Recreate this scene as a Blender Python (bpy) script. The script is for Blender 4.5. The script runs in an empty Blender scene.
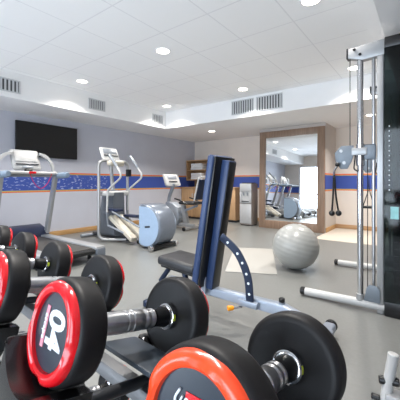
import bpy, bmesh, math
from mathutils import Vector, Matrix
V = Vector
PI = math.pi
S = bpy.context.scene
C = S.collection

# ------------------------------------------------------------------ materials
def lin(h):
    h = h.lstrip('#')
    o = []
    for i in (0, 2, 4):
        v = int(h[i:i+2], 16) / 255
        o.append(v / 12.92 if v <= 0.04045 else ((v + .055) / 1.055) ** 2.4)
    return (*o, 1)

def mat(name, hexcol, rough=.5, metal=0., var=.06, scale=18., bump=0., emit=0., coat=0., spec=.5):
    m = bpy.data.materials.new(name); m.use_nodes = True
    nt = m.node_tree; N = nt.nodes; L = nt.links
    b = N['Principled BSDF']
    col = lin(hexcol)
    b.inputs['Roughness'].default_value = rough
    b.inputs['Metallic'].default_value = metal
    b.inputs['Specular IOR Level'].default_value = spec
    b.inputs['Coat Weight'].default_value = coat
    tc = N.new('ShaderNodeTexCoord'); nz = N.new('ShaderNodeTexNoise')
    nz.inputs['Scale'].default_value = scale; nz.inputs['Detail'].default_value = 4
    L.new(tc.outputs['Object'], nz.inputs['Vector'])
    rp = N.new('ShaderNodeValToRGB')
    rp.color_ramp.elements[0].position = .3; rp.color_ramp.elements[1].position = .7
    rp.color_ramp.elements[0].color = tuple(c * (1 - var) for c in col[:3]) + (1,)
    rp.color_ramp.elements[1].color = tuple(min(1, c * (1 + var)) for c in col[:3]) + (1,)
    L.new(nz.outputs['Fac'], rp.inputs['Fac']); L.new(rp.outputs['Color'], b.inputs['Base Color'])
    if bump:
        bp = N.new('ShaderNodeBump'); bp.inputs['Strength'].default_value = bump; bp.inputs['Distance'].default_value = .002
        L.new(nz.outputs['Fac'], bp.inputs['Height']); L.new(bp.outputs['Normal'], b.inputs['Normal'])
    if emit:
        b.inputs['Emission Color'].default_value = col; b.inputs['Emission Strength'].default_value = emit
    return m

def mathn(nt, op, a, b=None, c=None):
    n = nt.nodes.new('ShaderNodeMath'); n.operation = op
    for i, v in enumerate((a, b, c)):
        if v is None: continue
        if isinstance(v, (int, float)): n.inputs[i].default_value = v
        else: nt.links.new(v, n.inputs[i])
    return n.outputs[0]

def wall_mat(name, base, speckle=False, stripe=True):
    """painted wall, with the printed blue band between z .90 and 1.29"""
    m = mat(name, base, .6, var=.02, scale=3)
    nt = m.node_tree; N = nt.nodes; L = nt.links; b = N['Principled BSDF']
    paint = b.inputs['Base Color'].links[0].from_socket
    geo = N.new('ShaderNodeNewGeometry'); sx = N.new('ShaderNodeSeparateXYZ')
    L.new(geo.outputs['Position'], sx.inputs[0])
    z = sx.outputs['Z']
    mr = N.new('ShaderNodeMapRange'); mr.inputs['From Min'].default_value = .85; mr.inputs['From Max'].default_value = 1.35
    L.new(z, mr.inputs['Value'])
    rp = N.new('ShaderNodeValToRGB'); cr = rp.color_ramp; cr.interpolation = 'CONSTANT'
    stops = [(0, '#000000'), (.10, '#e2663c'), (.14, '#c3b45c'), (.175, '#3a53a4'), (.80, '#c3a95c'), (.835, '#e2603c'), (.885, '#000000')]
    while len(cr.elements) < len(stops): cr.elements.new(.5)
    for e, (p, h) in zip(cr.elements, stops):
        e.position = p; e.color = lin(h)
    L.new(mr.outputs[0], rp.inputs[0])
    band = mathn(nt, 'MULTIPLY', mathn(nt, 'GREATER_THAN', z, .90), mathn(nt, 'LESS_THAN', z, 1.2925))
    stripecol = rp.outputs['Color']
    if speckle:
        mp = N.new('ShaderNodeMapping'); mp.inputs['Scale'].default_value = (1, 9, 22)
        L.new(geo.outputs['Position'], mp.inputs[0])
        vo = N.new('ShaderNodeTexNoise'); vo.inputs['Scale'].default_value = 1.6; vo.inputs['Detail'].default_value = 3
        L.new(mp.outputs[0], vo.inputs['Vector'])
        dots = mathn(nt, 'GREATER_THAN', vo.outputs['Fac'], .60)
        inner = mathn(nt, 'MULTIPLY', mathn(nt, 'GREATER_THAN', z, .95), mathn(nt, 'LESS_THAN', z, 1.24))
        lim = mathn(nt, 'LESS_THAN', sx.outputs['Y'], 4.4)
        dots = mathn(nt, 'MULTIPLY', mathn(nt, 'MULTIPLY', dots, inner), lim)
        mx0 = N.new('ShaderNodeMix'); mx0.data_type = 'RGBA'
        L.new(mathn(nt, 'MULTIPLY', dots, .6), mx0.inputs[0]); L.new(stripecol, mx0.inputs[6]); mx0.inputs[7].default_value = lin('#c4cdea')
        stripecol = mx0.outputs[2]
    mx = N.new('ShaderNodeMix'); mx.data_type = 'RGBA'
    L.new(band, mx.inputs[0]); L.new(paint, mx.inputs[6]); L.new(stripecol, mx.inputs[7])
    L.new(mx.outputs[2], b.inputs['Base Color'])
    return m

def ceiling_mat():
    m = mat('ceiling_tile', '#ffffff', .8, var=.01, scale=60)
    nt = m.node_tree; N = nt.nodes; L = nt.links; b = N['Principled BSDF']
    paint = b.inputs['Base Color'].links[0].from_socket
    geo = N.new('ShaderNodeNewGeometry'); sx = N.new('ShaderNodeSeparateXYZ')
    L.new(geo.outputs['Position'], sx.inputs[0])
    def line(o, off, pitch):
        t = mathn(nt, 'FRACT', mathn(nt, 'DIVIDE', mathn(nt, 'ADD', o, off + 20 * pitch), pitch))
        return mathn(nt, 'LESS_THAN', t, .014 / pitch)
    lx = line(sx.outputs['X'], 3.06 + .011, .64); ly = line(sx.outputs['Y'], -1.81 + .011, .665)
    g = mathn(nt, 'MAXIMUM', lx, ly)
    inside = mathn(nt, 'LESS_THAN', sx.outputs['X'], -.55)
    g = mathn(nt, 'MULTIPLY', g, inside)
    mx = N.new('ShaderNodeMix'); mx.data_type = 'RGBA'
    L.new(g, mx.inputs[0]); L.new(paint, mx.inputs[6]); mx.inputs[7].default_value = lin('#efeff0')
    L.new(mx.outputs[2], b.inputs['Base Color'])
    return m

def wood_mat(name, a, b_, along='Z', rough=.45):
    m = mat(name, a, rough)
    nt = m.node_tree; N = nt.nodes; L = nt.links; b = N['Principled BSDF']
    tc = N.new('ShaderNodeTexCoord'); mp = N.new('ShaderNodeMapping')
    sc = {'X': (2, 30, 30), 'Y': (30, 2, 30), 'Z': (30, 30, 2)}[along]
    mp.inputs['Scale'].default_value = sc
    L.new(tc.outputs['Object'], mp.inputs[0])
    nz = N.new('ShaderNodeTexNoise'); nz.inputs['Scale'].default_value = 1.2; nz.inputs['Detail'].default_value = 5
    L.new(mp.outputs[0], nz.inputs['Vector'])
    rp = N.new('ShaderNodeValToRGB'); rp.color_ramp.elements[0].position = .3; rp.color_ramp.elements[1].position = .7
    rp.color_ramp.elements[0].color = lin(a); rp.color_ramp.elements[1].color = lin(b_)
    L.new(nz.outputs['Fac'], rp.inputs[0]); L.new(rp.outputs[0], b.inputs['Base Color'])
    return m

def glass_mat():
    m = bpy.data.materials.new('window_glass'); m.use_nodes = True
    nt = m.node_tree; N = nt.nodes; L = nt.links
    for n in list(N):
        if n.type == 'BSDF_PRINCIPLED': N.remove(n)
    t = N.new('ShaderNodeBsdfTransparent'); g = N.new('ShaderNodeBsdfGlossy'); g.inputs['Roughness'].default_value = .02
    nz = N.new('ShaderNodeTexNoise'); nz.inputs['Scale'].default_value = 2
    fr = N.new('ShaderNodeFresnel'); fr.inputs[0].default_value = 1.4
    mx = N.new('ShaderNodeMixShader')
    L.new(fr.outputs[0], mx.inputs[0]); L.new(t.outputs[0], mx.inputs[1]); L.new(g.outputs[0], mx.inputs[2])
    L.new(mx.outputs[0], N['Material Output'].inputs[0])
    return m

def smoked_mat():
    m = bpy.data.materials.new('smoked_acrylic'); m.use_nodes = True
    nt = m.node_tree; N = nt.nodes; L = nt.links
    b = N['Principled BSDF']; b.inputs['Roughness'].default_value = .06
    b.inputs['Base Color'].default_value = lin('#07090a')
    t = N.new('ShaderNodeBsdfTransparent'); t.inputs[0].default_value = lin('#9fb4b4')
    nz = N.new('ShaderNodeTexNoise'); nz.inputs['Scale'].default_value = 3
    mr = N.new('ShaderNodeMapRange'); mr.inputs['To Min'].default_value = .52; mr.inputs['To Max'].default_value = .6
    L.new(nz.outputs['Fac'], mr.inputs['Value'])
    mx = N.new('ShaderNodeMixShader')
    L.new(mr.outputs[0], mx.inputs[0]); L.new(t.outputs[0], mx.inputs[1]); L.new(b.outputs[0], mx.inputs[2])
    L.new(mx.outputs[0], N['Material Output'].inputs[0])
    return m

M = dict(
    floor=mat('rubber_floor', '#767775', .36, var=.05, scale=40, spec=.5),
    floor2=mat('beige_floor', '#cdc3b6', .5, var=.05, scale=25),
    ceil=ceiling_mat(),
    plaster=mat('white_plaster', '#f0f0f0', .8, var=.01, scale=5),
    wall_l=wall_mat('wall_blue_grey', '#c4c6d0', True),
    wall_b=wall_mat('wall_taupe', '#e3dad1'),
    wall_plain=wall_mat('wall_cream', '#c4bdb7'),
    oak=wood_mat('oak', '#b08b63', '#c4a079', 'X'),
    oakv=wood_mat('oak_upright', '#b08b63', '#c4a079', 'Z'),
    base=wood_mat('oak_skirting', '#b58a58', '#c79f6c', 'Y'),
    greyoak=wood_mat('grey_oak', '#7d6553', '#937965', 'Z'),
    mirror=mat('mirror_silver', '#f2f4f4', .0, 1., var=0),
    white=mat('white_frame', '#f0f0f0', .4, var=.01),
    glass=glass_mat(),
    lamp=mat('lamp_diffuser', '#fff6e6', .4, emit=9, var=0),
    vent=mat('vent_metal', '#c6c8ca', .45, .2, var=.03),
    ventdark=mat('vent_shadow', '#4a4d50', .7, var=.05),
    rubber=mat('black_rubber', '#1b1a1b', .5, spec=.3, var=.08, scale=60, bump=.06),
    rubberface=mat('black_rubber_face', '#1f2022', .4, var=.08, scale=50),
    red=mat('red_plastic', '#d8101c', .22, var=.03, coat=.4),
    orange=mat('orange_red_plastic', '#f04a22', .28, var=.03, coat=.3),
    disc=mat('charcoal_disc', '#1c2733', .3, var=.06),
    ink=mat('white_ink', '#dfe6ea', .5, var=.02),
    pinkink=mat('pink_ink', '#d68a98', .5, var=.05),
    chrome=mat('chrome', '#d4d4d6', .16, 1., var=.02),
    knurl=mat('brushed_steel', '#c2c2c4', .3, 1., var=.1, scale=90),
    black=mat('black_plastic', '#101113', .32, var=.05),
    blackgloss=mat('black_moulded_plastic', '#1a1a1b', .22, var=.05, coat=.2),
    gun=mat('gunmetal_paint', '#3e4044', .35, .3, var=.05),
    slate=mat('slate_plastic', '#3a4149', .35, var=.05),
    gunlight=mat('grey_paint', '#77787a', .4, .2, var=.04),
    silver=mat('silver_paint', '#a4a5a6', .32, .35, var=.03),
    silverblue=mat('pale_silver_paint', '#959eac', .3, .4, var=.03),
    vinyl=mat('black_vinyl', '#222327', .42, var=.06, scale=30, bump=.08),
    navy=mat('navy_plastic', '#232b42', .3, var=.05),
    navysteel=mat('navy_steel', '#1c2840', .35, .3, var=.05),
    orangeknob=mat('yellow_orange_plastic', '#f39a1c', .4, var=.03),
    yellow=mat('yellow_sticker', '#c8d43a', .5, var=.03),
    cream=mat('cream_plastic', '#c6bfb0', .45, var=.04),
    lightplastic=mat('light_grey_plastic', '#bcbcbb', .4, var=.03),
    greyplastic=mat('mid_grey_plastic', '#8d939b', .35, .2, var=.04),
    greyconsole=mat('console_grey_plastic', '#a6a7a8', .45, var=.03),
    darkgrey=mat('dark_grey_plastic', '#5d636b', .4, var=.05),
    bluelit_vinyl=mat('black_vinyl_lit_blue', '#263a60', .4, var=.05, scale=30, bump=.06),  # black vinyl with the window's blue reflection put into its base colour
    drumside=mat('pale_blue_plastic', '#98adc5', .4, var=.03),
    drum=mat('silver_blue_shell', '#777f8b', .28, .35, var=.04),
    ball=mat('grey_ball_vinyl', '#9c9d9a', .3, var=.03, scale=6),
    matm=mat('pale_mat_foam', '#a09e99', .75, var=.03, scale=90, bump=.1),
    screen=mat('tv_screen', '#0b0b0c', .42, var=.02),
    grip=mat('grey_blue_foam', '#7d8c9c', .7, var=.05),
    belt=mat('treadmill_belt', '#3a3836', .6, var=.1, scale=60),
    towel=mat('white_towelling', '#efefed', .9, var=.03, scale=80, bump=.4),
    rope=mat('black_rope', '#1b1b1c', .8, var=.1, scale=120),
    smoked=smoked_mat(),
    teal=mat('pale_teal_card', '#8fc4c4', .5, var=.1, scale=30),
    steel=mat('cooler_steel', '#bdbdbd', .38, .25, var=.03),
    coolside=mat('cooler_taupe', '#9c928b', .5, var=.03),
    plate=mat('grey_arm_plate', '#747d86', .4, .2, var=.05),
    iron=mat('iron_weight', '#141719', .4, .3, var=.1),
)

# ------------------------------------------------------------------ mesh helpers
class MB:
    def __init__(self): self.bm = bmesh.new()
    def box(self, x0, x1, y0, y1, z0, z1, bev=0., seg=2, T=None):
        vs = bmesh.ops.create_cube(self.bm, size=1)['verts']
        for v in vs:
            v.co = V(((x0+x1)/2 + v.co.x*(x1-x0), (y0+y1)/2 + v.co.y*(y1-y0), (z0+z1)/2 + v.co.z*(z1-z0)))
            if T: v.co = T @ v.co
        if bev:
            es = list({e for v in vs for e in v.link_edges})
            bmesh.ops.bevel(self.bm, geom=es, offset=bev, segments=seg, affect='EDGES', profile=.5)
        return self
    def tube(self, pts, r, n=12, closed=False):
        pts = [V(p) for p in pts]; m = len(pts)
        rs = r if isinstance(r, (list, tuple)) else [r]*m
        tang = []
        for i in range(m):
            if closed: t = pts[(i+1) % m] - pts[i-1]
            else: t = pts[min(i+1, m-1)] - pts[max(i-1, 0)]
            tang.append(t.normalized())
        up = V((0, 0, 1)) if abs(tang[0].z) < .9 else V((0, 1, 0))
        nrm = (up - tang[0]*up.dot(tang[0])).normalized()
        rings = []
        for i in range(m):
            nrm = (nrm - tang[i]*nrm.dot(tang[i])).normalized()
            bi = tang[i].cross(nrm)
            rings.append([self.bm.verts.new(pts[i] + (nrm*math.cos(2*PI*k/n) + bi*math.sin(2*PI*k/n))*rs[i]) for k in range(n)])
        for i in range(m if closed else m-1):
            a, b = rings[i], rings[(i+1) % m]
            for k in range(n): self.bm.faces.new((a[k], a[(k+1) % n], b[(k+1) % n], b[k]))
        if not closed:
            self.bm.faces.new(rings[0][::-1]); self.bm.faces.new(rings[-1])
        return self
    def lathe(self, prof, o=(0, 0, 0), ax=(1, 0, 0), n=32, fn=None, a0=0., a1=2*PI):
        """prof: (distance along axis, radius)"""
        o = V(o); ax = V(ax).normalized()
        u = ax.cross(V((0, 0, 1)) if abs(ax.z) < .9 else V((1, 0, 0))).normalized(); w = ax.cross(u)
        full = abs(a1 - a0 - 2*PI) < 1e-6
        cnt = n if full else n+1
        rings = []
        for (h, r) in prof:
            if r < 1e-6: rings.append([self.bm.verts.new(o + ax*h)]); continue
            ring = []
            for k in range(cnt):
                a = a0 + (a1-a0)*k/n
                hh, rr = fn(h, r, a) if fn else (h, r)
                ring.append(self.bm.verts.new(o + ax*hh + (u*math.cos(a) + w*math.sin(a))*rr))
            rings.append(ring)
        for a, b in zip(rings, rings[1:]):
            for k in range(n):
                k2 = (k+1) % cnt
                if len(a) == 1 and len(b) == 1: continue
                if len(a) == 1: self.bm.faces.new((a[0], b[k2], b[k]))
                elif len(b) == 1: self.bm.faces.new((a[k], a[k2], b[0]))
                else: self.bm.faces.new((a[k], a[k2], b[k2], b[k]))
        return self
    def cyl(self, p0, p1, r, n=20, r1=None, bev=0.):
        p0, p1 = V(p0), V(p1); l = (p1-p0).length; r1 = r if r1 is None else r1
        if bev: prof = [(0, 0), (0, r-bev), (bev, r), (l-bev, r1), (l, r1-bev), (l, 0)]
        else: prof = [(0, 0), (0, r), (l, r1), (l, 0)]
        return self.lathe(prof, p0, p1-p0, n)
    def prism(self, pts, o, U, W, t, bev=0., seg=2):
        """outline pts (u,w) in the plane o + u U + w W, extruded by t along U x W"""
        o, U, W = V(o), V(U).normalized(), V(W).normalized(); nn = U.cross(W)
        a = [self.bm.verts.new(o + U*p[0] + W*p[1]) for p in pts]
        b = [self.bm.verts.new(o + U*p[0] + W*p[1] + nn*t) for p in pts]
        n = len(pts); fs = [self.bm.faces.new(a[::-1]), self.bm.faces.new(b)]
        for k in range(n): self.bm.faces.new((a[k], a[(k+1) % n], b[(k+1) % n], b[k]))
        if bev:
            es = list({e for f in fs for e in f.edges})
            bmesh.ops.bevel(self.bm, geom=es, offset=bev, segments=seg, affect='EDGES', profile=.5)
        return self
    def sphere(self, c, r, sx=1, sy=1, sz=1, n=24):
        vs = bmesh.ops.create_uvsphere(self.bm, u_segments=n, v_segments=n//2, radius=r)['verts']
        for v in vs: v.co = V(c) + V((v.co.x*sx, v.co.y*sy, v.co.z*sz))
        return self
    def build(self, name, m, parent=None, label=None, ang=38):
        bm = self.bm
        bmesh.ops.recalc_face_normals(bm, faces=bm.faces)
        for e in bm.edges:
            if len(e.link_faces) == 2 and e.calc_face_angle(0) > math.radians(ang): e.smooth = False
        for f in bm.faces: f.smooth = True
        me = bpy.data.meshes.new(name); bm.to_mesh(me); bm.free()
        me.materials.append(m if not isinstance(m, str) else M[m])
        o = bpy.data.objects.new(name, me); C.objects.link(o)
        if parent: o.parent = parent
        if label: o['label'] = label
        return o

def spline(pts, k=6):
    pts = [V(p) for p in pts]; P = [pts[0]*2-pts[1]] + pts + [pts[-1]*2-pts[-2]]; out = []
    for i in range(1, len(P)-2):
        a, b, c, d = P[i-1:i+3]
        for j in range(k):
            t = j/k
            out.append(.5*((2*b) + (c-a)*t + (2*a-5*b+4*c-d)*t*t + (3*b-a-3*c+d)*t**3))
    return out + [pts[-1]]

def fillet(pts, r, k=5):
    """polyline with rounded corners"""
    pts = [V(p) for p in pts]; out = [pts[0]]
    for a, b, c in zip(pts, pts[1:], pts[2:]):
        rr = min(r, (a-b).length*.49, (c-b).length*.49)
        p, q = b + (a-b).normalized()*rr, b + (c-b).normalized()*rr
        for j in range(k+1):
            t = j/k; out.append(p*(1-t)**2 + b*2*t*(1-t) + q*t*t)
    return out + [pts[-1]]

def thing(name, loc, label, cat, group=None, rz=0.):
    o = bpy.data.objects.new(name, None); C.objects.link(o)
    o.empty_display_size = .1; o.location = loc; o.rotation_euler = (0, 0, rz)
    return tag(o, label, cat, group)
def tag(o, label, cat, group=None):
    o['label'] = label; o['category'] = cat
    if group: o['group'] = group
    return o
def struct(o):
    o['kind'] = 'structure'; return o
def dup(root, label, group=None):
    r = root.copy(); C.objects.link(r); r['label'] = label
    if group: r['group'] = group
    for ch in list(root.children):
        c_ = ch.copy(); C.objects.link(c_); c_.parent = r
        for g in list(ch.children):
            d = g.copy(); C.objects.link(d); d.parent = c_
    return r
def text(name, s, size, m, parent, o, tx, ty, bold=0., depth=.0006, sx=1.):
    cu = bpy.data.curves.new(name, 'FONT'); cu.body = s; cu.size = size; cu.align_x = 'CENTER'; cu.align_y = 'CENTER'
    cu.extrude = depth; cu.offset = bold; cu.resolution_u = 4
    t = bpy.data.objects.new('text_tmp', cu); C.objects.link(t)
    me = bpy.data.meshes.new_from_object(t.evaluated_get(bpy.context.evaluated_depsgraph_get()))
    bpy.data.objects.remove(t); bpy.data.curves.remove(cu)
    tx, ty, o = V(tx).normalized(), V(ty).normalized(), V(o); tz = tx.cross(ty)
    for v in me.vertices: v.co = o + tx*(v.co.x*sx) + ty*v.co.y + tz*v.co.z
    me.materials.clear(); me.materials.append(M[m])
    ob = bpy.data.objects.new(name, me); C.objects.link(ob); ob.parent = parent
    return ob

# ------------------------------------------------------------------ the room
XL, XR, YR, YB = -6.1, 1.5, -1.8, 7.75
HC, HS = 2.79, 2.39
struct(MB().box(XL, XR, YR, YB, -.1, 0).build('floor', 'floor'))
struct(MB().box(-1.8, XR, 6.02, YB, 0, .004).build('floor_alcove', 'floor2'))
struct(MB().box(-5.1, -.32, YR, 5.35, HC, HC+.1).build('ceiling', 'ceil'))
struct(MB().box(XL, -5.1, YR, YB, HS, HC+.1).build('ceiling_left', 'plaster'))
struct(MB().box(-5.1, XR, 5.35, YB, HS, HC+.1).build('ceiling_back', 'plaster'))
struct(MB().box(-.32, XR, YR, 5.35, HS, HC+.1).build('ceiling_right', 'plaster'))
struct(MB().box(XL-.1, XL, YR, YB, -.1, HC).build('wall_left', 'wall_l'))
struct(MB().box(XL-.1, XR+.1, YB, YB+.1, -.1, HC).build('wall_back', 'wall_b'))
struct(MB().box(XR, XR+.1, YR, YB, -.1, HC).build('wall_right', 'wall_plain'))
struct(MB().box(-3.34, -1.8, 6.86, YB, 0, HS).build('wall_pilaster', 'wall_plain'))
wins = [(-5.35, -3.75), (-3.15, -1.55), (-.95, .75)]
w = MB(); edge = [XL-.1] + [e for p in wins for e in p] + [XR+.1]
for i in range(0, len(edge), 2): w.box(edge[i], edge[i+1], YR-.15, YR, -.1, HC+.1)
for a, b in wins:
    w.box(a, b, YR-.15, YR, -.1, .12); w.box(a, b, YR-.15, YR, 2.3, HC+.1)
struct(w.build('wall_rear', 'wall_b'))
for i, (a, b) in enumerate(wins):
    f = MB()
    y0, y1 = YR-.11, YR-.05
    f.box(a, a+.06, y0, y1, .12, 2.3); f.box(b-.06, b, y0, y1, .12, 2.3)
    f.box(a+.06, b-.06, y0, y1, .12, .18); f.box(a+.06, b-.06, y0, y1, 2.24, 2.3); f.box(a+.06, b-.06, y0, y1, .86, .92)
    wf = struct(f.build('window_%d' % (i+1), 'white'))
    MB().box(a+.06, b-.06, YR-.085, YR-.079, .18, 2.24).build('pane', 'glass', wf)
# skirting
struct(MB().box(XL, XL+.018, YR, 7.05, 0, .1, .004).build('baseboard_left', 'base'))
struct(MB().box(-4.16, -3.34, YB-.018, YB, 0, .1, .004).build('baseboard_back', 'oak'))
struct(MB().box(-1.8, XR, YB-.018, YB, .004, .1, .004).build('baseboard_alcove', 'oak'))
struct(MB().box(-1.8, -1.782, 6.86, YB-.018, .004, .1, .004).build('baseboard_pilaster', 'base'))

# ------------------------------------------------------------------ ceiling fittings
def downlight(x, y, z, label):
    t = thing('downlight', (x, y, z), label, 'ceiling light', 'recessed downlights')
    MB().lathe([(0, .098), (.006, .098), (.009, .092), (.006, .082), (0, .082)], (0, 0, 0), (0, 0, -1), 32).build('trim_ring', 'white', t)
    MB().lathe([(0, 0), (0, .08), (.003, .08), (.004, 0)], (0, 0, 0), (0, 0, -1), 32).build('diffuser', 'lamp', t)
    l = bpy.data.lights.new('downlight_glow', 'AREA'); l.shape = 'DISK'; l.size = .15; l.energy = LAMP; l.color = (1, .95, .89); l.spread = math.radians(122)
    lo = bpy.data.objects.new('downlight_glow', l); lo.location = (x, y, z-.012); C.objects.link(lo)
LAMP = 17
downlight(-2.74, 2.82, HC, 'round white downlight in the tiled ceiling nearest the top left middle of the photo')
downlight(-4.64, 2.85, HC, 'round white downlight in the tiled ceiling above the wall television')
downlight(-4.66, 4.92, HC, 'round white downlight in the tiled ceiling by the inner corner of the bulkhead')
downlight(-2.71, 4.86, HC, 'round white downlight just in front of the double air grille')
downlight(-.88, 2.86, HC, 'round white downlight cut by the top edge of the photo')
downlight(-.89, 4.95, HC, 'round white downlight glowing beside the top arm of the cable machine')
downlight(-4.41, 6.3, HS, 'round downlight under the back bulkhead left of the tall mirror')
downlight(-.9, 6.62, HS, 'round downlight under the back bulkhead seen between the cable machine columns')
downlight(-4.65, .75, HC, 'added fill downlight behind the camera over the mirrored treadmill')  # this and the next two are unseen lamps added to even out the light
downlight(-2.72, .75, HC, 'added fill downlight behind the camera, in line with the one before the double grille')
downlight(-.88, .75, HC, 'added fill downlight almost straight above the camera and the dumbbell rack')

def vent(cx, cy, cz, wd, ht, axis, label, n):
    t = thing('air_vent', (cx, cy, cz - ht/2), label, 'air vent', 'bulkhead air vents')
    if axis == 'Y': t.rotation_euler = (0, 0, PI/2)     # on the left bulkhead, facing +X
    # local: x across, faces -y
    MB().box(-wd/2+.01, wd/2-.01, -.004, 0, .01, ht-.01).build('backing', 'ventdark', t)
    f = MB(); fw = .018
    f.box(-wd/2, wd/2, -.016, 0, 0, fw, .002); f.box(-wd/2, wd/2, -.016, 0, ht-fw, ht, .002)
    f.box(-wd/2, -wd/2+fw, -.016, 0, fw, ht-fw, .002); f.box(wd/2-fw, wd/2, -.016, 0, fw, ht-fw, .002)
    f.build('frame', 'vent', t)
    for i in range(n):
        x = -wd/2 + fw + (wd-2*fw)*(i+.5)/n
        MB().box(x-.013, x+.013, -.014, -.005, fw, ht-fw).build('slat', 'vent', t)
vent(-2.99, 5.35, 2.605, .5, .28, 'X', 'square slatted air grille on the back bulkhead, left of the pair', 9)
vent(-2.42, 5.35, 2.605, .53, .28, 'X', 'wide slatted air grille on the back bulkhead, right of the pair', 9)
vent(-5.1, 1.86, 2.57, .42, .2, 'Y', 'slatted air grille on the left bulkhead cut by the left photo edge', 7)
vent(-5.1, 3.44, 2.58, .36, .2, 'Y', 'grey slatted air grille on the left bulkhead right of the television', 7)
vent(-5.1, 5.07, 2.58, .34, .2, 'Y', 'small slatted air grille on the left bulkhead next to the inner corner', 6)

# ------------------------------------------------------------------ television
t = thing('television', (XL+.001, 2.98, 1.58), 'wide black flat screen television mounted high on the blue grey wall', 'television')
MB().box(.03, .075, -.605, .605, 0, .66, .006).build('casing', 'black', t)
MB().box(.0755, .0775, -.59, .59, .018, .644).build('screen', 'screen', t)
MB().box(0, .03, -.2, .2, .2, .45).build('wall_bracket', 'gun', t)

# ------------------------------------------------------------------ mirror leaning on the pilaster
t = thing('wall_mirror', (-2.56, 6.74, 0), 'tall mirror in a wide grey-brown wooden frame leaning on the pilaster', 'mirror')
t.rotation_euler = (math.radians(-1.32), 0, 0)
f = MB(); hw = .76
f.box(-hw, -hw+.15, 0, .06, 0, 2.31, .004); f.box(hw-.15, hw, 0, .06, 0, 2.31, .004)
f.box(-hw+.15, hw-.15, 0, .06, 2.16, 2.31, .004); f.box(-hw+.15, hw-.15, 0, .06, 0, .19, .004)
f.build('frame', 'greyoak', t)
MB().box(-hw+.14, hw-.14, .03, .04, .18, 2.17).build('mirror_glass', 'mirror', t)

# ------------------------------------------------------------------ cabinet, shelves, towels, cooler
t = thing('base_cabinet', (-5.13, 7.4, 0), 'long low oak cabinet in the back corner below the towel shelf', 'cabinet')
x0, x1 = -.96, .96
MB().box(x0, x1, -.31, .34, .06, .92).build('carcass', 'oak', t)
MB().box(x0, x1, -.28, .34, 0, .06).build('plinth', 'gun', t)
MB().box(x0, x1, -.35, .34, .92, .95, .003).build('countertop', 'oak', t)
for i in range(4):
    a = x0 + i*.48
    d = MB().box(a+.006, a+.474, -.332, -.311, .07, .912, .003).build('door', 'oakv', t)
    MB().box(a+(.43 if i % 2 == 0 else .03), a+(.45 if i % 2 == 0 else .05), -.35, -.3325, .62, .76, .003).build('handle', 'steel', d)
t = thing('towel_shelf', (-5.48, 7.52, .95), 'oak open shelf unit holding folded white towels above the corner cabinet', 'shelf unit')
f = MB(); f.box(-.6, -.575, -.22, .22, .2, .82); f.box(.575, .6, -.22, .22, .2, .82)
f.box(-.575, .575, -.22, .22, .795, .82); f.box(-.575, .575, -.22, .22, .2, .225)
f.build('carcass', 'oak', t)
MB().box(-.575, .575, -.21, .205, .5, .52).build('shelf', 'oak', t)
MB().box(-.6, .6, .205, .23, .0, .795).build('back_panel', 'oak', t)
def towel(x, y, z, wd, label):
    m = MB()
    prof = [(-wd/2, .003), (wd/2-.03, .003), (wd/2-.008, .012), (wd/2, .034), (wd/2-.008, .056), (wd/2-.03, .066), (-wd/2, .066)]
    m.prism(prof, (0, .14, 0), (1, 0, 0), (0, 0, 1), .28, .012, 3)
    o = m.build('folded_towel', 'towel'); o.location = (x, y, z); tag(o, label, 'towel', 'folded white towels')
for lev, z0, nm in ((0, 1.176, 'lower shelf'), (1, 1.471, 'upper shelf')):
    for k, (pos, dx) in enumerate((('bottom', 0), ('middle', .015), ('top', -.01))):
        towel(-5.71+dx, 7.48, z0 + k*.0672, .46 - .04*(k == 2), 'folded white towel, %s one of the stack on the %s' % (pos, nm))

t = thing('water_cooler', (-3.70, 6.93, 0), 'silver floor standing water cooler between the cabinet and the mirror', 'water cooler')
MB().box(-.17, .17, -.15, .18, .02, 1.06, .012).build('body', 'coolside', t)
MB().box(-.16, .16, -.172, -.15, .06, .55, .006).build('lower_door', 'steel', t)
f = MB(); f.box(-.16, .16, -.172, -.15, .86, 1.06, .006); f.box(-.16, -.11, -.172, -.15, .57, .86, .004); f.box(.11, .16, -.172, -.15, .57, .86, .004); f.box(-.11, .11, -.172, -.15, .57, .62, .004)
f.build('front_panel', 'steel', t)
MB().box(-.11, .11, -.152, -.149, .62, .86).build('dispensing_bay', 'lightplastic', t)
for sx in (-.05, .05): MB().cyl((sx, -.17, .84), (sx, -.17, .76), .014, 10).build('tap', 'greyplastic', t)
MB().box(-.1, .1, -.19, -.155, .605, .622, .004).build('drip_tray', 'black', t)
MB().box(-.15, .15, -.12, .15, 0, .02).build('foot', 'black', t)
MB().box(-.14, .14, -.1, .15, 1.06, 1.085, .006).build('lid', 'gun', t)

# ------------------------------------------------------------------ swiss ball and mat
t = thing('exercise_ball', (-1.36, 3.8, 0), 'large grey inflated exercise ball resting on the floor before the mirror', 'ball')
R = .284; prof = []
for i in range(97):
    a = -PI/2 + PI*i/96
    rr = R*(1 + .004*math.cos(i*PI/3)*(1 if abs(a) < 1.2 else 0))
    prof.append((rr*math.sin(a), max(0, rr*math.cos(a))))
prof[0] = (-R, 0); prof[-1] = (R, 0)
MB().lathe(prof, (0, 0, R), (.25, .1, 1), 48).build('shell', 'ball', t)
MB().lathe([(R-.002, 0), (R-.002, .016), (R+.003, .014), (R+.004, 0)], (0, 0, R), (-.5, -.75, .45), 14).build('valve_plug', 'lightplastic', t)
mt = MB(); mt.box(-.31, .31, -.69, .69, 0, .01, .004)
o = mt.build('exercise_mat', 'matm'); o.location = (-2.02, 3.89, 0); o.rotation_euler = (0, 0, math.radians(26))
tag(o, 'pale off-white exercise mat lying flat behind the adjustable bench', 'mat')

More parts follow.
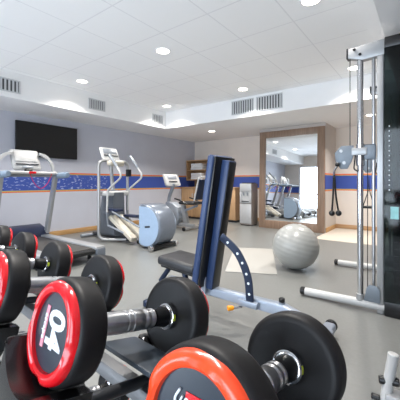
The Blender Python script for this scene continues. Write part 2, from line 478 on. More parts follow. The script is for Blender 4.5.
# ------------------------------------------------------------------ treadmills (front towards -X wall)
def make_treadmill(loc, label):
    t = thing('treadmill', loc, label, 'treadmill', 'treadmills facing the left wall')
    # local: x along the deck (0 = front upright, + towards the user), y across
    MB().box(-.3, 1.52, -.27, .27, .13, .195, .01).build('running_belt', 'belt', t)
    for s in (-1, 1):
        r = MB(); r.box(-.28, 1.58, s*.35-.075, s*.35+.075, .17, .215, .014)
        r.box(-.28, 1.55, s*.36-.055, s*.36+.055, .07, .17, .01)
        rr = r.build('side_rail', 'silver', t)
        MB().box(1.555, 1.6, s*.35-.07, s*.35+.07, .07, .19, .012).build('rail_end_cap', 'darkgrey', rr)
    MB().cyl((1.54, -.27, .15), (1.54, .27, .15), .035, 16).build('rear_roller', 'black', t)
    h = MB(); h.prism([(-.62, .08), (-.62, .24), (-.5, .34), (-.3, .37), (-.08, .30), (.02, .22), (.02, .1), (-.1, .06)], (0, .43, 0), (1, 0, 0), (0, 0, 1), .86, .03, 3)
    h.build('motor_hood', 'navy', t)
    for x in (-.45, 1.3):
        for s in (-1, 1): MB().cyl((x, s*.36, 0), (x, s*.36, .08), .03, 12).build('foot', 'black', t)
    for s in (-1, 1):
        u = MB(); u.prism([(-.1, .2), (.0, .2), (.30, 1.2), (.215, 1.2)], (0, s*.40+.03, 0), (1, 0, 0), (0, 0, 1), .06, .012)
        u.build('upright', 'silver', t)
    hb = MB(); hb.tube(fillet([(.3, -.43, 1.2), (.27, -.3, 1.2), (.27, .3, 1.2), (.3, .43, 1.2)], .05), .022, 12)
    hb.build('crossbar', 'greyplastic', t)
    for s in (-1, 1):
        MB().tube([(.26, s*.43, 1.2), (.29, s*.43, 1.205), (.56, s*.43, 1.215), (.6, s*.43, 1.216)], [.034, .05, .05, .034], 16).build('hand_grip', 'grip', t)
    # console leaning back: panel basis
    c = MB(); T = Matrix.Translation((.2, 0, 1.3)) @ Matrix.Rotation(math.radians(-24), 4, 'Y')
    c.box(-.06, .0, -.215, .215, 0, .35, .035, 3, T=T); con = c.build('console', 'greyconsole', t)
    MB().box(.001, .012, -.17, .17, .13, .31, .008, T=T).build('display', 'lightplastic', con)
    MB().box(.004, .02, -.17, .17, .075, .09, .003, T=T).build('reading_rack', 'gun', con)
    MB().box(.002, .018, -.08, .08, .015, .05, .004, T=T).build('key_panel', 'greyplastic', con)
    MB().box(-.03, .03, -.05, .05, -.06, .0, .004, T=T).build('console_neck', 'black', con)
    for s in (-1, 1):
        p = MB(); pts = fillet([(s*.2, 1.575, 0), (s*.32, 1.54, 0), (s*.42, 1.42, 0), (s*.45, 1.26, 0), (s*.415, 1.26, 0), (s*.385, 1.4, 0), (s*.3, 1.5, 0), (s*.2, 1.53, 0)], .05)
        p.prism([(q.x, q.y) for q in pts], (.1, 0, 0), (0, 1, 0), (0, 0, 1), .05, .012)
        p.build('speaker_wing', 'lightplastic', t)
    b = MB(); b.box(.16, .34, -.40, .40, 1.215, 1.265, .02, 3); b.build('console_tray', 'lightplastic', t)
    MB().box(.33, .36, -.05, .05, 1.225, 1.262, .006).build('stop_button', 'red', t)
    MB().tube(spline([(.35, -.04, 1.225), (.36, .02, 1.08), (.36, .12, 1.0), (.36, .22, 1.08), (.34, .3, 1.23)]), .004, 6).build('safety_cord', 'red', t)
    return t
make_treadmill((-5.2, 2.15, 0), 'silver treadmill with navy motor hood below the television')
make_treadmill((-5.2, .75, 0), 'silver treadmill seen in the mirror, beside the one below the television')

# ------------------------------------------------------------------ elliptical trainer
t = thing('elliptical_trainer', (-4.2, 3.62, 0), 'silver elliptical trainer with cream ramp and big round rear drum', 'elliptical trainer')
for s in (-1, 1):
    pts = fillet([(-.2, s*.04, .05), (-.62, s*.33, .05), (-.62, s*.33, 1.5), (-.62, s*.03, 1.5)], .13, 7)
    MB().tube(pts, .028, 12).build('frame_hoop', 'silver', t)
MB().box(-1.25, -.1, -.05, .05, .03, .1, .01).build('base_rail', 'gun', t)
f = MB(); f.cyl((-1.25, -.3, .04), (-1.25, .3, .04), .035, 14, bev=.006); f.build('front_stabiliser', 'greyplastic', t)
f = MB(); f.prism([(-.9, .08), (-.95, .3), (-.82, .9), (-.62, .95), (-.45, .9), (-.5, .5), (-.38, .1)], (0, .13, 0), (1, 0, 0), (0, 0, 1), .26, .04, 3)
f.build('front_housing', 'darkgrey', t)
MB().box(-.72, -.46, -.25, .25, .84, .93, .03, 3).build('housing_cap', 'lightplastic', t)
MB().tube([(-.64, 0, .9), (-.68, 0, 1.2), (-.72, 0, 1.5)], [.04, .035, .035]).build('console_mast', 'silver', t)
T = Matrix.Translation((-.66, 0, 1.5)) @ Matrix.Rotation(math.radians(-25), 4, 'Y')
c = MB(); c.box(-.05, 0, -.2, .2, 0, .3, .025, 3, T=T); con = c.build('console', 'lightplastic', t)
MB().box(.001, .008, -.15, .15, .16, .27, .004, T=T).build('display', 'greyplastic', con)
MB().box(.001, .02, -.16, .16, .11, .13, .003, T=T).build('reading_rack', 'gun', con)
MB().box(-.62, -.5, -.17, .17, 1.4, 1.5, .03, 3).build('console_tray', 'cream', t)
MB().box(-.42, -.34, .12, .2, 1.2, 1.34, .01).build('bottle_holder', 'black', t)
for s in (-1, 1):
    a = MB().tube(fillet([(-.5, s*.24, .55), (-.48, s*.24, .95), (-.11, s*.24, 1.17), (-.10, s*.24, 1.25), (-.41, s*.24, 1.58)], .06), .018, 10).build('moving_arm', 'lightplastic', t)
    MB().tube([(-.21, s*.24, 1.37), (-.23, s*.24, 1.39), (-.43, s*.24, 1.60)], [.02, .026, .026]).build('arm_grip', 'greyplastic', a)
    MB().tube([(-.5, s*.24, .55), (-.52, s*.2, .3), (-.1, s*.17, .2)], .02, 10).build('link_bar', 'greyplastic', t)
    rp = MB(); rp.prism([(-.56, .43), (-.50, .49), (.10, .13), (.08, .06)], (0, s*.11+.07, 0), (1, 0, 0), (0, 0, 1), .14, .012)
    rp.build('ramp', 'cream', t)
    fp = MB().box(-.62 + .2*(s > 0), -.25 + .2*(s > 0), s*.13-.075, s*.13+.075, .56 - .12*(s > 0), .61 - .12*(s > 0), .02).build('pedal', 'navy', t)
    pr = MB().tube([(-.4 + .2*(s > 0), s*.2, .56 - .12*(s > 0)), (.35, s*.2, .34)], .016, 8).build('pedal_rail', 'greyplastic', t)
# rear drum: flat front, round back
ol = [(.31, .06), (.31, .73)]
for i in range(15):
    a = math.radians(95 - i*13.5); ol.append((.47 + .34*math.cos(a), .37 + .36*math.sin(a)))
ol.append((.35, .03))
d = MB(); d.prism(ol, (0, .22, 0), (1, 0, 0), (0, 0, 1), .42, .06, 4); dr = d.build('drum_shell', 'drum', t, ang=60)
il = [(.50 + (x-.50)*.9, .37 + (z-.37)*.9) for x, z in ol]
for s in (-1, 1):
    MB().prism(il, (0, .226 if s > 0 else -.199, 0), (1, 0, 0), (0, 0, 1), .007, .002, 1).build('side_cover', 'drumside', dr)
MB().prism([(.47, .345), (.59, .36), (.59, .39), (.47, .375)], (0, -.2062, 0), (1, 0, 0), (0, 0, 1), .0012).build('maker_mark', 'gun', dr)
sb = MB().box(.66, .74, -.26, .26, .02, .09, .012).build('rear_stabiliser', 'black', t)
for s in (-1, 1): MB().cyl((.70, s*.26, .05), (.70, s*.32, .05), .045, 16, bev=.008).build('transport_wheel', 'chrome', sb)
MB().box(.1, .70, -.06, .06, .02, .08, .01).build('rear_rail', 'black', t)

# ------------------------------------------------------------------ recumbent bike
t = thing('recumbent_bike', (-4.6, 5.45, 0), 'grey recumbent exercise bike with white console behind the elliptical drum', 'exercise bike')
h = MB(); h.prism([(-.62, .1), (-.64, .4), (-.5, .62), (-.3, .62), (-.12, .5), (-.06, .25), (-.15, .08)], (0, .12, 0), (1, 0, 0), (0, 0, 1), .24, .04, 3); h.build('front_housing', 'greyplastic', t)
MB().tube(spline([(-.5, 0, .58), (-.47, 0, .75), (-.36, 0, .98), (-.34, 0, 1.06)]), .045, 12).build('console_stem', 'greyplastic', t)
T = Matrix.Translation((-.34, 0, 1.0)) @ Matrix.Rotation(math.radians(-20), 4, 'Y')
con = MB().box(-.03, .02, -.25, .25, 0, .32, .05, 3, T=T).build('console', 'lightplastic', t)
MB().box(-.07, -.025, -.22, .22, .04, .28, .03, 3, T=T).build('console_back', 'navy', con)
MB().box(.0205, .028, -.16, .16, .17, .25, .003, T=T).build('display', 'greyplastic', con)
MB().box(.0205, .04, -.14, .14, .10, .12, .003, T=T).build('reading_rack', 'gun', con)
MB().box(-.3, .3, -.05, .05, .06, .14, .015).build('base_rail', 'silver', t)
MB().prism([(.0, .12), (.14, .12), (.02, .56), (-.08, .56)], (0, .045, 0), (1, 0, 0), (0, 0, 1), .09, .012).build('seat_post', 'silver', t)
MB().prism([(-.08, .36), (.38, .54), (.38, .58), (-.08, .42)], (0, .04, 0), (1, 0, 0), (0, 0, 1), .08, .008).build('seat_slide', 'silverblue', t)
MB().box(-.02, .44, -.2, .2, .585, .65, .03, 3).build('seat', 'vinyl', t)
for s in (-1, 1):
    MB().tube(fillet([(.3, s*.25, .6), (.12, s*.27, .68), (-.06, s*.27, .72)], .05), .018, 10).build('side_handle', 'black', t)
MB().tube(fillet([(.42, -.16, .68), (.58, -.2, 1.2), (.58, .2, 1.2), (.42, .16, .68)], .06), .018, 10, closed=False).build('backrest_frame', 'lightplastic', t)
T = Matrix.Translation((.42, 0, .7)) @ Matrix.Rotation(math.radians(17), 4, 'Y')
MB().box(-.03, .03, -.16, .16, 0, .48, .02, 3, T=T).build('backrest', 'navysteel', t)
for x in (-.5, .22):
    sbb = MB().box(x-.035, x+.035, -.26, .26, .02, .07, .012).build('stabiliser', 'silver', t)
    for s in (-1, 1): MB().cyl((x, s*.26, .045), (x, s*.3, .045), .045, 12, bev=.008).build('end_cap', 'black', sbb)
for s in (-1, 1):
    cr = MB().tube([(-.2, s*.13, .32), (-.2 + s*.14, s*.15, .26)], .015, 8).build('crank', 'black', t)
    MB().box(-.25 + s*.14, -.15 + s*.14, s*.16-.0, s*.16 + s*.1, .245, .275, .006).build('pedal', 'black', cr)

# ------------------------------------------------------------------ adjustable bench
t = thing('adjustable_bench', (-1.3, 2.07, 0), 'adjustable weight bench with its tall black backrest raised upright', 'bench')
MB().prism([(-.62, .165), (-.62, .23), (.48, .235), (.80, .13), (.80, .065), (.46, .17)], (0, .035, 0), (1, 0, 0), (0, 0, 1), .07, .012, 3).build('main_rail', 'silverblue', t)
rf = MB().box(.70, .78, -.22, .2, .05, .11, .02, 3).build('rear_foot', 'silverblue', t)
for ya, yb in ((.2, .225), (-.22, -.245)): MB().cyl((.74, ya, .08), (.74, yb, .08), .042, 16, bev=.008).build('foot_cap', 'black', rf)
MB().cyl((.74, -.16, .0), (.74, -.16, .06), .03, 12).build('rubber_foot', 'black', rf)
MB().cyl((.74, .16, .0), (.74, .16, .06), .03, 12).build('rubber_foot', 'black', rf)
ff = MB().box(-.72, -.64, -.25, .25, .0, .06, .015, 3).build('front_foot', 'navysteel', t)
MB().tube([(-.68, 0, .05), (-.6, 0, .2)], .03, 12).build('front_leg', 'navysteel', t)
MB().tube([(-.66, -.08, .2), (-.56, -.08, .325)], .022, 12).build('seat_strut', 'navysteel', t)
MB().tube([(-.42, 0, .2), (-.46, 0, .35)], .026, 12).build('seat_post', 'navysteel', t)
T = Matrix.Translation((-.44, 0, .34)) @ Matrix.Rotation(math.radians(4), 4, 'Y')
MB().box(-.2, .22, -.16, .16, .012, .095, .03, 4, T=T).build('seat', 'vinyl', t)
MB().box(-.17, .19, -.13, .13, -.005, .012, T=T).build('seat_board', 'black', t)
T = Matrix.Translation((-.19, -.01, .237)) @ Matrix.Rotation(math.radians(9.2), 4, 'Y')
MB().box(-.064, .0, -.15, .15, .0, 1.085, .022, 4, T=T).build('backrest', 'bluelit_vinyl', t)  # blue colour imitates window light on the black pad's sides
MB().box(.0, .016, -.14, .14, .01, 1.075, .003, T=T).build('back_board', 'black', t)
MB().box(.016, .085, -.055, .055, .0, 1.055, .008, T=T).build('back_beam', 'bluelit_vinyl', t)  # same painted window blue on a black beam
MB().box(.0852, .09, -.05, .05, .01, 1.045, .001, T=T).build('beam_unlit_back', 'black', t)  # added plate, keeps the beam's back black behind the painted blue sides
MB().box(-.06, .03, -.06, -.035, -.03, .12, .006, T=Matrix.Translation((-.19, -.02, .21))).build('pivot_bracket', 'silverblue', t)
MB().cyl((-.19, -.10, .27), (-.19, .07, .27), .02, 14).build('pivot_bolt', 'chrome', t)
# curved adjustment bar
cx, cz, ra = -.37, .22, .0
arc = spline([(-.16, .66), (-.02, .61), (.10, .50), (.18, .37), (.20, .215)], 6)
arc = [V((p[0], 0, p[1])) for p in [(q.x, q.y) for q in [V((a.x, a.y, 0)) for a in arc]]] if False else None
def cr(pts, k=6): return [(p.x, p.y) for p in spline([(a, b, 0) for a, b in pts], k)]
mid = cr([(-.02, .672), (.105, .585), (.175, .49), (.222, .37), (.236, .215)])
outl, inl = [], []
for i, p in enumerate(mid):
    q0, q1 = mid[max(0, i-1)], mid[min(len(mid)-1, i+1)]
    dx, dz = q1[0]-q0[0], q1[1]-q0[1]; l = math.hypot(dx, dz)
    outl.append((p[0]-dz/l*.03, p[1]+dx/l*.03)); inl.append((p[0]+dz/l*.03, p[1]-dx/l*.03))
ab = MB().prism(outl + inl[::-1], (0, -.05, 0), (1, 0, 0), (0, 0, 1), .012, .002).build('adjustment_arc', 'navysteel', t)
for i in (3, 8, 12, 16, 19, 22):
    p = mid[i]; MB().cyl((p[0], -.0625, p[1]), (p[0], -.0632, p[1]), .010, 12).build('pin_hole', 'ink', ab)
MB().box(.14, .30, -.075, -.035, .17, .215, .006).build('arc_bracket', 'silverblue', t)
MB().tube([(.16, -.04, .15), (.10, -.10, .145)], .009, 8).build('pull_pin', 'chrome', t)
MB().lathe([(0, 0), (0, .012), (.01, .018), (.045, .021), (.05, .012), (.05, 0)], (.115, -.085, .146), (-.75, -.66, -.05), 14).build('pull_knob', 'orangeknob', t)
kp = MB().cyl((.46, 0, .19), (.46, 0, .245), .022, 16).build('end_post', 'silverblue', t)
MB().cyl((.46, 0, .245), (.46, 0, .275), .021, 16, bev=.005).build('post_cap', 'black', kp)

# ------------------------------------------------------------------ second bench, only its near upright in frame
t = thing('utility_bench', (-.14, 1.4, 0), 'pale grey bench frame with slanted tube and black knob at the lower right edge', 'bench')
MB().cyl((-.03, 0, .04), (.025, .02, .42), .0195, 18, bev=.003).build('upright_tube', 'lightplastic', t)
MB().cyl((-.025, .01, .305), (.045, .02, .312), .017, 14, bev=.004).build('cross_knob', 'black', t)
MB().cyl((-.05, -.0, .235), (-.02, .0, .235), .012, 12, bev=.003).build('side_knob', 'black', t)
MB().box(.0, 1.05, -.02, .05, .22, .27, .01).build('main_rail', 'silver', t)
MB().box(-.06, .02, -.24, .24, 0, .045, .012).build('front_foot', 'silver', t)
MB().box(.95, 1.03, -.24, .24, 0, .045, .012).build('rear_foot', 'silver', t)
MB().box(.965, 1.015, -.015, .045, .04, .23, .006).build('rear_leg', 'silver', t)
MB().box(.12, 1.05, -.13, .16, .3, .37, .025, 3).build('pad', 'vinyl', t)
MB().box(.3, .8, -.03, .06, .27, .3).build('pad_bracket', 'gun', t)

# ------------------------------------------------------------------ cable machine
t = thing('cable_machine', (-.3, 2.95, 0), 'tall silver double cable machine with chrome columns and black weight tower', 'cable machine')
W2 = 1.32
for k in (0, 1):
    y = k*W2
    ft = MB().tube(fillet([(-.66, y, .045), (-.3, y, .05), (.0, y, .055)], .1), .036, 14).build('base_foot', 'lightplastic', t)
    MB().cyl((-.705, y, .045), (-.66, y, .045), .038, 16, bev=.008).build('foot_cap', 'black', ft)
    MB().box(-.055, -.005, y-.03, y+.03, .0, 2.25, .008).build('frame_upright', 'silver', t)
    MB().prism([(-.28, 2.19), (-.28, 2.27), (.02, 2.29), (.02, 2.16), (-.16, 2.15)], (0, y+.035, 0), (1, 0, 0), (0, 0, 1), .07, .006).build('top_arm', 'silver', t)
    MB().box(-.29, -.275, y-.037, y+.037, 2.185, 2.275, .003).build('arm_end_cap', 'black', t)
    for bx, bz in ((-.225, 2.25), (-.18, 2.20)): MB().cyl((bx, y-.036, bz), (bx, y-.045, bz), .012, 12).build('bolt', 'black', t)
    MB().cyl((-.185, y, .08), (-.185, y, 2.17), .025, 20).build('guide_column', 'chrome', t)
    MB().cyl((-.185, y, .07), (-.185, y, .13), .033, 18, bev=.004).build('column_collar', 'silver', t)
    MB().cyl((-.085, y+.02, .12), (-.085, y+.02, 2.18), .014, 14).build('side_rod', 'knurl', t)
    cable = MB(); cable.tube([(-.262, y-.02, 2.2), (-.262, y-.02, 1.4)], .0035, 6); cable.tube([(-.125, y-.02, 1.3), (-.125, y-.02, .16)], .0035, 6)
    cable.build('cable', 'rope', t)
    MB().prism([(-.15, .09), (-.13, .2), (-.11, .23), (-.06, .23), (-.03, .2), (-.03, .09)], (0, y-.04, 0), (1, 0, 0), (0, 0, 1), .008, .002).build('lower_pulley_plate', 'plate', t)
    MB().cyl((-.09, y-.012, .16), (-.09, y-.03, .16), .045, 20, bev=.004).build('lower_pulley', 'gun', t)
    # carriage
    cz_ = 1.33
    MB().box(-.245, -.125, y-.05, y+.05, cz_-.0, cz_+.065, .006).build('carriage', 'silver', t)
    MB().cyl((-.185, y, cz_-.09), (-.185, y, cz_+.1), .034, 18, bev=.004).build('carriage_sleeve', 'chrome', t)
    p = [V((a, b, 0)) for a, b in [(-.23, cz_+.09), (-.33, cz_+.09), (-.385, cz_+.03), (-.375, cz_-.06), (-.335, cz_-.115), (-.28, cz_-.115), (-.245, cz_-.05), (-.23, cz_-.0)]]
    pp = MB().prism([(q.x, q.y) for q in p], (0, y-.03, 0), (1, 0, 0), (0, 0, 1), .012, .003).build('pulley_arm', 'plate', t)
    for bx, bz in ((-.33, cz_+.045), (-.305, cz_-.06)): MB().cyl((bx, y-.042, bz), (bx, y-.047, bz), .014, 12).build('bolt', 'silver', pp)
    MB().cyl((-.32, y-.03, cz_-.03), (-.32, y-.005, cz_-.03), .05, 20, bev=.006).build('upper_pulley', 'gun', t)
    MB().box(-.15, -.06, y-.042, y-.03, cz_-.04, cz_+.09, .012).build('link_plate', 'plate', t)
    MB().tube(fillet([(-.215, y-.05, cz_+.0), (-.225, y-.06, cz_-.12), (-.19, y-.06, cz_-.14)], .03), .006, 8).build('cable_loop', 'rope', t)
# weight tower
MB().box(.0, .62, -.06, W2+.06, .0, .12, .01).build('tower_base', 'black', t)
MB().box(.0, .62, -.06, W2+.06, 2.2, 2.29, .01).build('tower_top', 'black', t)
MB().box(.05, .6, W2*.5-.02, W2*.5+.02, .12, 2.2).build('tower_divider', 'black', t)
MB().box(.61, .625, -.05, W2+.05, .12, 2.2).build('rear_panel', 'black', t)
for k, (ya, yb) in enumerate(((-.055, -.047), (W2+.047, W2+.055))):
    MB().box(.0, .61, ya, yb, .12, 2.2).build('side_shroud', 'smoked', t)
for k in (0, 1):
    y = .25 if k == 0 else W2-.25
    for i in range(16):
        MB().box(.05, .36, y-.09, y+.09, .16 + i*.06, .215 + i*.06, .003).build('weight_plate', 'iron', t)
    for rx in (.13, .28): MB().cyl((rx, y, .12), (rx, y, 2.2), .011, 12).build('weight_rod', 'chrome', t)
MB().box(.045, .10, -.0575, -.0555, .80, .90).build('instruction_card', 'teal', t)
for i in range(14):
    MB().box(.032, .04, -.0572, -.0555, .78 + i*.04 + .25, .79 + i*.04 + .25).build('weight_number', 'ink', t)

# attachments hung from the machine
t = thing('triceps_rope', (-.655, 2.88, .8), 'black two-ended rope with ball ends hanging from the cable pulley', 'rope attachment')
MB().sphere((.0, .0, .455), .02, n=14).build('stopper_ball', 'black', t)
MB().tube(fillet([(.0, .0, .44), (-.03, 0, .40), (-.028, 0, .34)], .02), .008, 8).build('carabiner', 'chrome', t)
MB().tube(spline([(-.045, 0, .04), (-.036, 0, .18), (-.03, 0, .34), (-.024, 0, .35), (-.012, 0, .18), (.008, 0, .045)]), .008, 8).build('rope', 'rope', t)
for x, z in ((-.046, .02), (.01, .024)): MB().sphere((x, 0, z), .026, n=16).build('end_ball', 'black', t)
t = thing('stirrup_handle', (-.6, 4.24, .76), 'black stirrup handle hanging on straps from the rear column', 'cable handle')
MB().cyl((-.07, .0, .03), (.06, .0, .03), .018, 14, bev=.004).build('hand_grip', 'black', t)
MB().tube([(-.065, 0, .04), (-.01, 0, .22), (.0, 0, .42), (.01, 0, .22), (.055, 0, .04)], .006, 6).build('strap', 'rope', t)

# ------------------------------------------------------------------ dumbbell rack and dumbbells
RX, RY, RZROT = -.375, .191, math.radians(-4.13)
Rz = Matrix.Rotation(RZROT, 4, 'Z')
TILT = math.radians(13.3)
def slot(u, y, z, TILT=TILT):
    """dumbbell frame: local +X runs from the head by the camera to the far head, sloping down"""
    ax = V((0, math.cos(TILT), -math.sin(TILT))); up = V((0, math.sin(TILT), math.cos(TILT)))
    yv = up.cross(ax)
    B = Matrix((ax, yv, up)).transposed().to_4x4()
    return Matrix.Translation((RX, RY, 0)) @ Rz @ Matrix.Translation((-u, y, z)) @ B

HR = .0650
def make_dumbbell(ring, face_text, label, group):
    t = thing('dumbbell', (0, 0, 0), label, 'dumbbell', group)
    hr = HR
    def headprof(): return [(0, 0), (0, .056), (.0015, .061), (.005, .064), (.010, hr), (.031, hr), (.0355, .0635), (.0385, .059), (.039, .053), (.037, .03), (.037, 0)]
    L_ = .237
    for end in (0, 1):
        ox, ax = (0., (1, 0, 0)) if end == 0 else (L_, (-1, 0, 0))
        h = MB().lathe(headprof(), (ox, 0, 0), ax, 56).build('weight_head', 'rubber', t)
        def fn(hh, r, a):
            k = 0.
            for c_ in range(4):
                d = (a - (PI/2 + c_*PI/2 + .12) + PI) % (2*PI) - PI
                k = max(k, math.exp(-(d/.2)**2))
            return (hh + (.0032*k if hh < -.002 and r > .051 else 0), r - (.0014*k if r > .054 else 0))
        MB().lathe([(.001, .0605), (-.003, .0600), (-.0072, .0575), (-.0088, .0535), (-.0084, .0490), (-.006, .0460), (.0005, .0450)], (ox, 0, 0), ax, 96, fn).build('grip_ring', ring, h)
        MB().lathe([(0, 0), (0, .0455), (-.0016, .0455), (-.0018, 0)], (ox, 0, 0), ax, 48).build('face_disc', 'disc', h)
    hx0, hx1 = .037, L_-.037
    g = MB().lathe([(hx0+.004, 0), (hx0+.004, .0145), (hx0+.03, .0152), (hx0+.055, .0162), (hx0+.064, .0162), (hx0+.0655, .0148), (hx0+.0685, .0148), (hx0+.07, .0162), (hx0+.0745, .0162), (hx0+.076, .0148), (hx0+.079, .0148), (hx0+.0805, .0162), (hx0+.098, .0156), (hx0+.100, .0145), (hx0+.103, .0145), (hx0+.105, .0156), (hx0+.110, .0156), (hx0+.112, .0145), (hx0+.115, .0145), (hx0+.117, .0156), (hx0+.122, .0154), (hx0+.124, .012), (hx0+.124, 0)], (0, 0, 0), (1, 0, 0), 32).build('handle', 'knurl', t)
    for end in (0, 1):
        ox, ax = (hx0, (1, 0, 0)) if end == 0 else (hx1, (-1, 0, 0))
        n_ = MB().lathe([(0, 0), (0, .0165), (.012, .0165), (.030, .0135), (.036, .0135), (.036, 0)], (ox, 0, 0), ax, 28).build('neck', 'black', t)
        MB().lathe([(.003, .014), (.003, .0205), (.009, .0205), (.011, .0175), (.011, .014)], (ox, 0, 0), ax, 28).build('collar', 'chrome', n_)
    MB().lathe([(hx1-.0092, .0207), (hx1-.0038, .0209)], (0, 0, 0), (1, 0, 0), 8, a0=math.radians(-22), a1=math.radians(6)).build('size_sticker', 'yellow', t)
    return t
def place(t, u, y, z):
    t.matrix_world = slot(u, y, z) @ Matrix.Translation((0, 0, 0))
G = 'dumbbells on the rack'
ZT = .914
A = make_dumbbell('orange', None, 'black dumbbell with orange-red ring, nearest the camera at the bottom of the photo', G)
SLOT_A = Matrix.Translation((-.154, .197, ZT-.018)) @ Matrix.Rotation(math.radians(2.8), 4, 'Z') @ Matrix.Translation((-RX, -RY, 0)) @ slot(0, 0, 0, math.radians(11.6))
A.matrix_world = SLOT_A
bd = MB().box(-.0026, -.0017, -.0186, .0126, .011, .0245, .0).build('name_badge', 'red', A)
text('badge_lettering', 'escape', .0125, 'ink', bd, (-.0028, -.003, .0178), (0, -1, 0), (0, 0, 1), .0002, .0003)
sw = MB()
sw.tube(spline([(-.003, .0175, .010), (-.003, .0235, .015), (-.003, .019, .0245)]), .0012, 6); sw.tube(spline([(-.003, .0145, .009), (-.003, .018, .013), (-.003, .0155, .020)]), .001, 6)
sw.build('swoosh_mark', 'ink', bd)
Bd = make_dumbbell('red', None, 'black dumbbell with red ring and white number 04 on its face', G)
place(Bd, 0, 0, ZT)
text('number', '04', .055, 'ink', Bd, (-.0022, -.006, .003), (0, 0, -1), (0, -1, 0), .0018, .0004, .84)
bd = MB().box(-.0026, -.0017, .0155, .0235, -.024, .026, .0).build('name_badge', 'pinkink', Bd)
text('badge_lettering', 'escape', .0115, 'ink', bd, (-.0028, .0195, .001), (0, 0, -1), (0, -1, 0), .0002, .0003)
base = make_dumbbell('red', None, 'black dumbbell with red ring cut by the left photo edge, behind the 04 one', G)
place(base, .25, 0, ZT)
for k, lab in ((2, 'black dumbbell on the top tier, fourth back from the orange ringed one'),
               (3, 'black dumbbell on the top tier, second from the far end of the visible row'),
               (4, 'black dumbbell on the top tier, farthest one at the left photo edge')):
    d_ = dup(base, lab, G); place(d_, .25*k, 0, ZT)
LOWY, LOWZ = .165, .505
for k, lab in enumerate(('black dumbbell on the lower tier under the 04 dumbbell',
                         'black dumbbell on the lower tier, chrome handle showing right of the 04 dumbbell',
                         'black dumbbell on the lower tier, third from the camera end',
                         'black dumbbell on the lower tier, second from the far end',
                         'black dumbbell on the lower tier, at the far end beyond the red ringed dumbbell')):
    d_ = dup(base, lab, G); place(d_, -.05 + .25*k, LOWY, LOWZ)

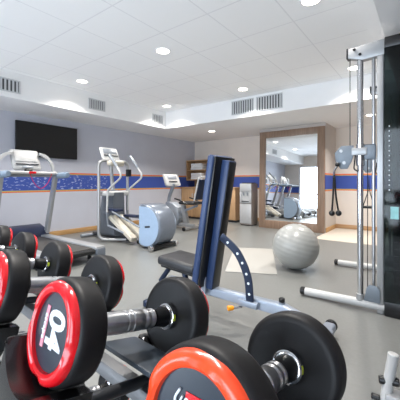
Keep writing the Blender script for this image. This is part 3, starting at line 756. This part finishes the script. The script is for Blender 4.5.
rk = thing('dumbbell_rack', (RX, RY, 0), 'dark two-tier steel dumbbell rack filling the bottom left corner', 'dumbbell rack', None, RZROT)
def tier(y, z, us, nm):
    ax = V((0, math.cos(TILT), -math.sin(TILT))); up = V((0, math.sin(TILT), math.cos(TILT)))
    B = Matrix((ax, up.cross(ax), up)).transposed().to_4x4()
    for u in us:
        T = Matrix.Translation((-u, y, z)) @ B if u != -.223 else (Matrix.Translation((RX, RY, 0)) @ Rz).inverted() @ SLOT_A
        for far in (0, 1):
            xa, xb, top, hw_, bot = (-.029, .045, -.03, .066, -.098) if far == 0 else (.19, .24, -.048, .06, -.088)
            tl, tr_ = (-.024, -.060) if far == 0 else (top, top)
            pts = [(-hw_*(.72 if far == 0 else 1), bot), (hw_, bot), (hw_, tl)]
            a0_, a1_ = -math.asin(-tl/.0668), -PI + math.asin(-tr_/.0668)
            for i in range(17):
                a = a0_ + (a1_-a0_)*i/16
                pts.append((.0668*math.cos(a), .0668*math.sin(a)))
            pts.append((-hw_*(.72 if far == 0 else 1), tr_))
            m = MB(); m.prism(pts, (xa, 0, 0), (0, 1, 0), (0, 0, 1), xb-xa, .006, 2)
            for v in m.bm.verts: v.co = T @ v.co
            m.build('saddle', 'blackgloss', rk)
        m = MB(); m.box(.118, .188, -.062, .062, -.058, -.05, .003)
        for v in m.bm.verts: v.co = T @ v.co
        m.build('cradle_plate', 'slate', rk)
        m = MB(); m.tube([(.05, .0, -.10), (.2, .0, -.095)], .009, 10)
        for v in m.bm.verts: v.co = T @ v.co
        m.build('cross_arm', 'gun', rk)
    x0_, x1_ = -us[-1]-.14, -us[0]+.14
    for q in (.068, .176):
        p0 = V((x0_, y, z)) + ax*q + up*-.113
        T = Matrix.Translation((0, y, z)) @ B
        m = MB(); m.box(x0_, x1_, -.014, .014, -.012, .012, .003)
        for v in m.bm.verts: v.co = V((v.co.x, y, z)) + ax*(q+v.co.y) + up*(-.118+v.co.z)
        m.build('shelf_rail', 'gunlight', rk)
    return x0_, x1_
tier(0, ZT, [-.223] + [.25*i for i in range(5)], 'upper')
tier(LOWY, LOWZ, [-.05 + .25*i for i in range(5)], 'lower')
for x in (-1.16, .42):
    f = MB()
    f.prism([(.02, .0), (.09, .0), (.15, .80), (.09, .81)], (x-.02, 0, 0), (0, 1, 0), (0, 0, 1), .04, .004)
    f.prism([(.08, .755), (.2, .73), (.2, .765), (.08, .79)], (x-.02, 0, 0), (0, 1, 0), (0, 0, 1), .04, .003)
    f.build('end_frame', 'gun', rk)
    MB().prism([(.1, .40), (.36, .36), (.36, .40), (.1, .44)], (x-.02, 0, 0), (0, 1, 0), (0, 0, 1), .04, .003).build('lower_bracket', 'gun', rk)
    MB().box(x-.03, x+.03, -.1, .42, 0, .04, .008).build('rack_foot', 'gun', rk)

# ------------------------------------------------------------------ daylight, lamps, camera
for i, (a, b) in enumerate(wins):
    l = bpy.data.lights.new('window_daylight', 'AREA'); l.shape = 'RECTANGLE'; l.size = b-a; l.size_y = 2.15
    l.energy = (58, 70, 55)[i]; l.color = (.74, .86, 1.0)
    o = bpy.data.objects.new('window_daylight', l); C.objects.link(o)
    o.location = ((a+b)/2, YR-.22, 1.22); o.rotation_euler = (math.radians(99), 0, 0)
w = bpy.data.worlds.new('sky'); S.world = w; w.use_nodes = True
bg = w.node_tree.nodes['Background']; bg.inputs[0].default_value = (.85, .92, 1, 1); bg.inputs[1].default_value = 1.

cam = bpy.data.cameras.new('camera'); co = bpy.data.objects.new('camera', cam); C.objects.link(co)
co.location = (0, 0, 1.1); co.rotation_euler = (PI/2, 0, math.radians(37.2))
cam.sensor_width = 36; cam.lens = 36*303/400; cam.shift_y = -(200-182)/400; cam.clip_start = .02
S.camera = co
S.view_settings.view_transform = 'Standard'; S.view_settings.look = 'None'; S.view_settings.gamma = 1
S.view_settings.exposure = 0.68
S.cycles.max_bounces = 10; S.cycles.diffuse_bounces = 6; S.cycles.use_denoising = True
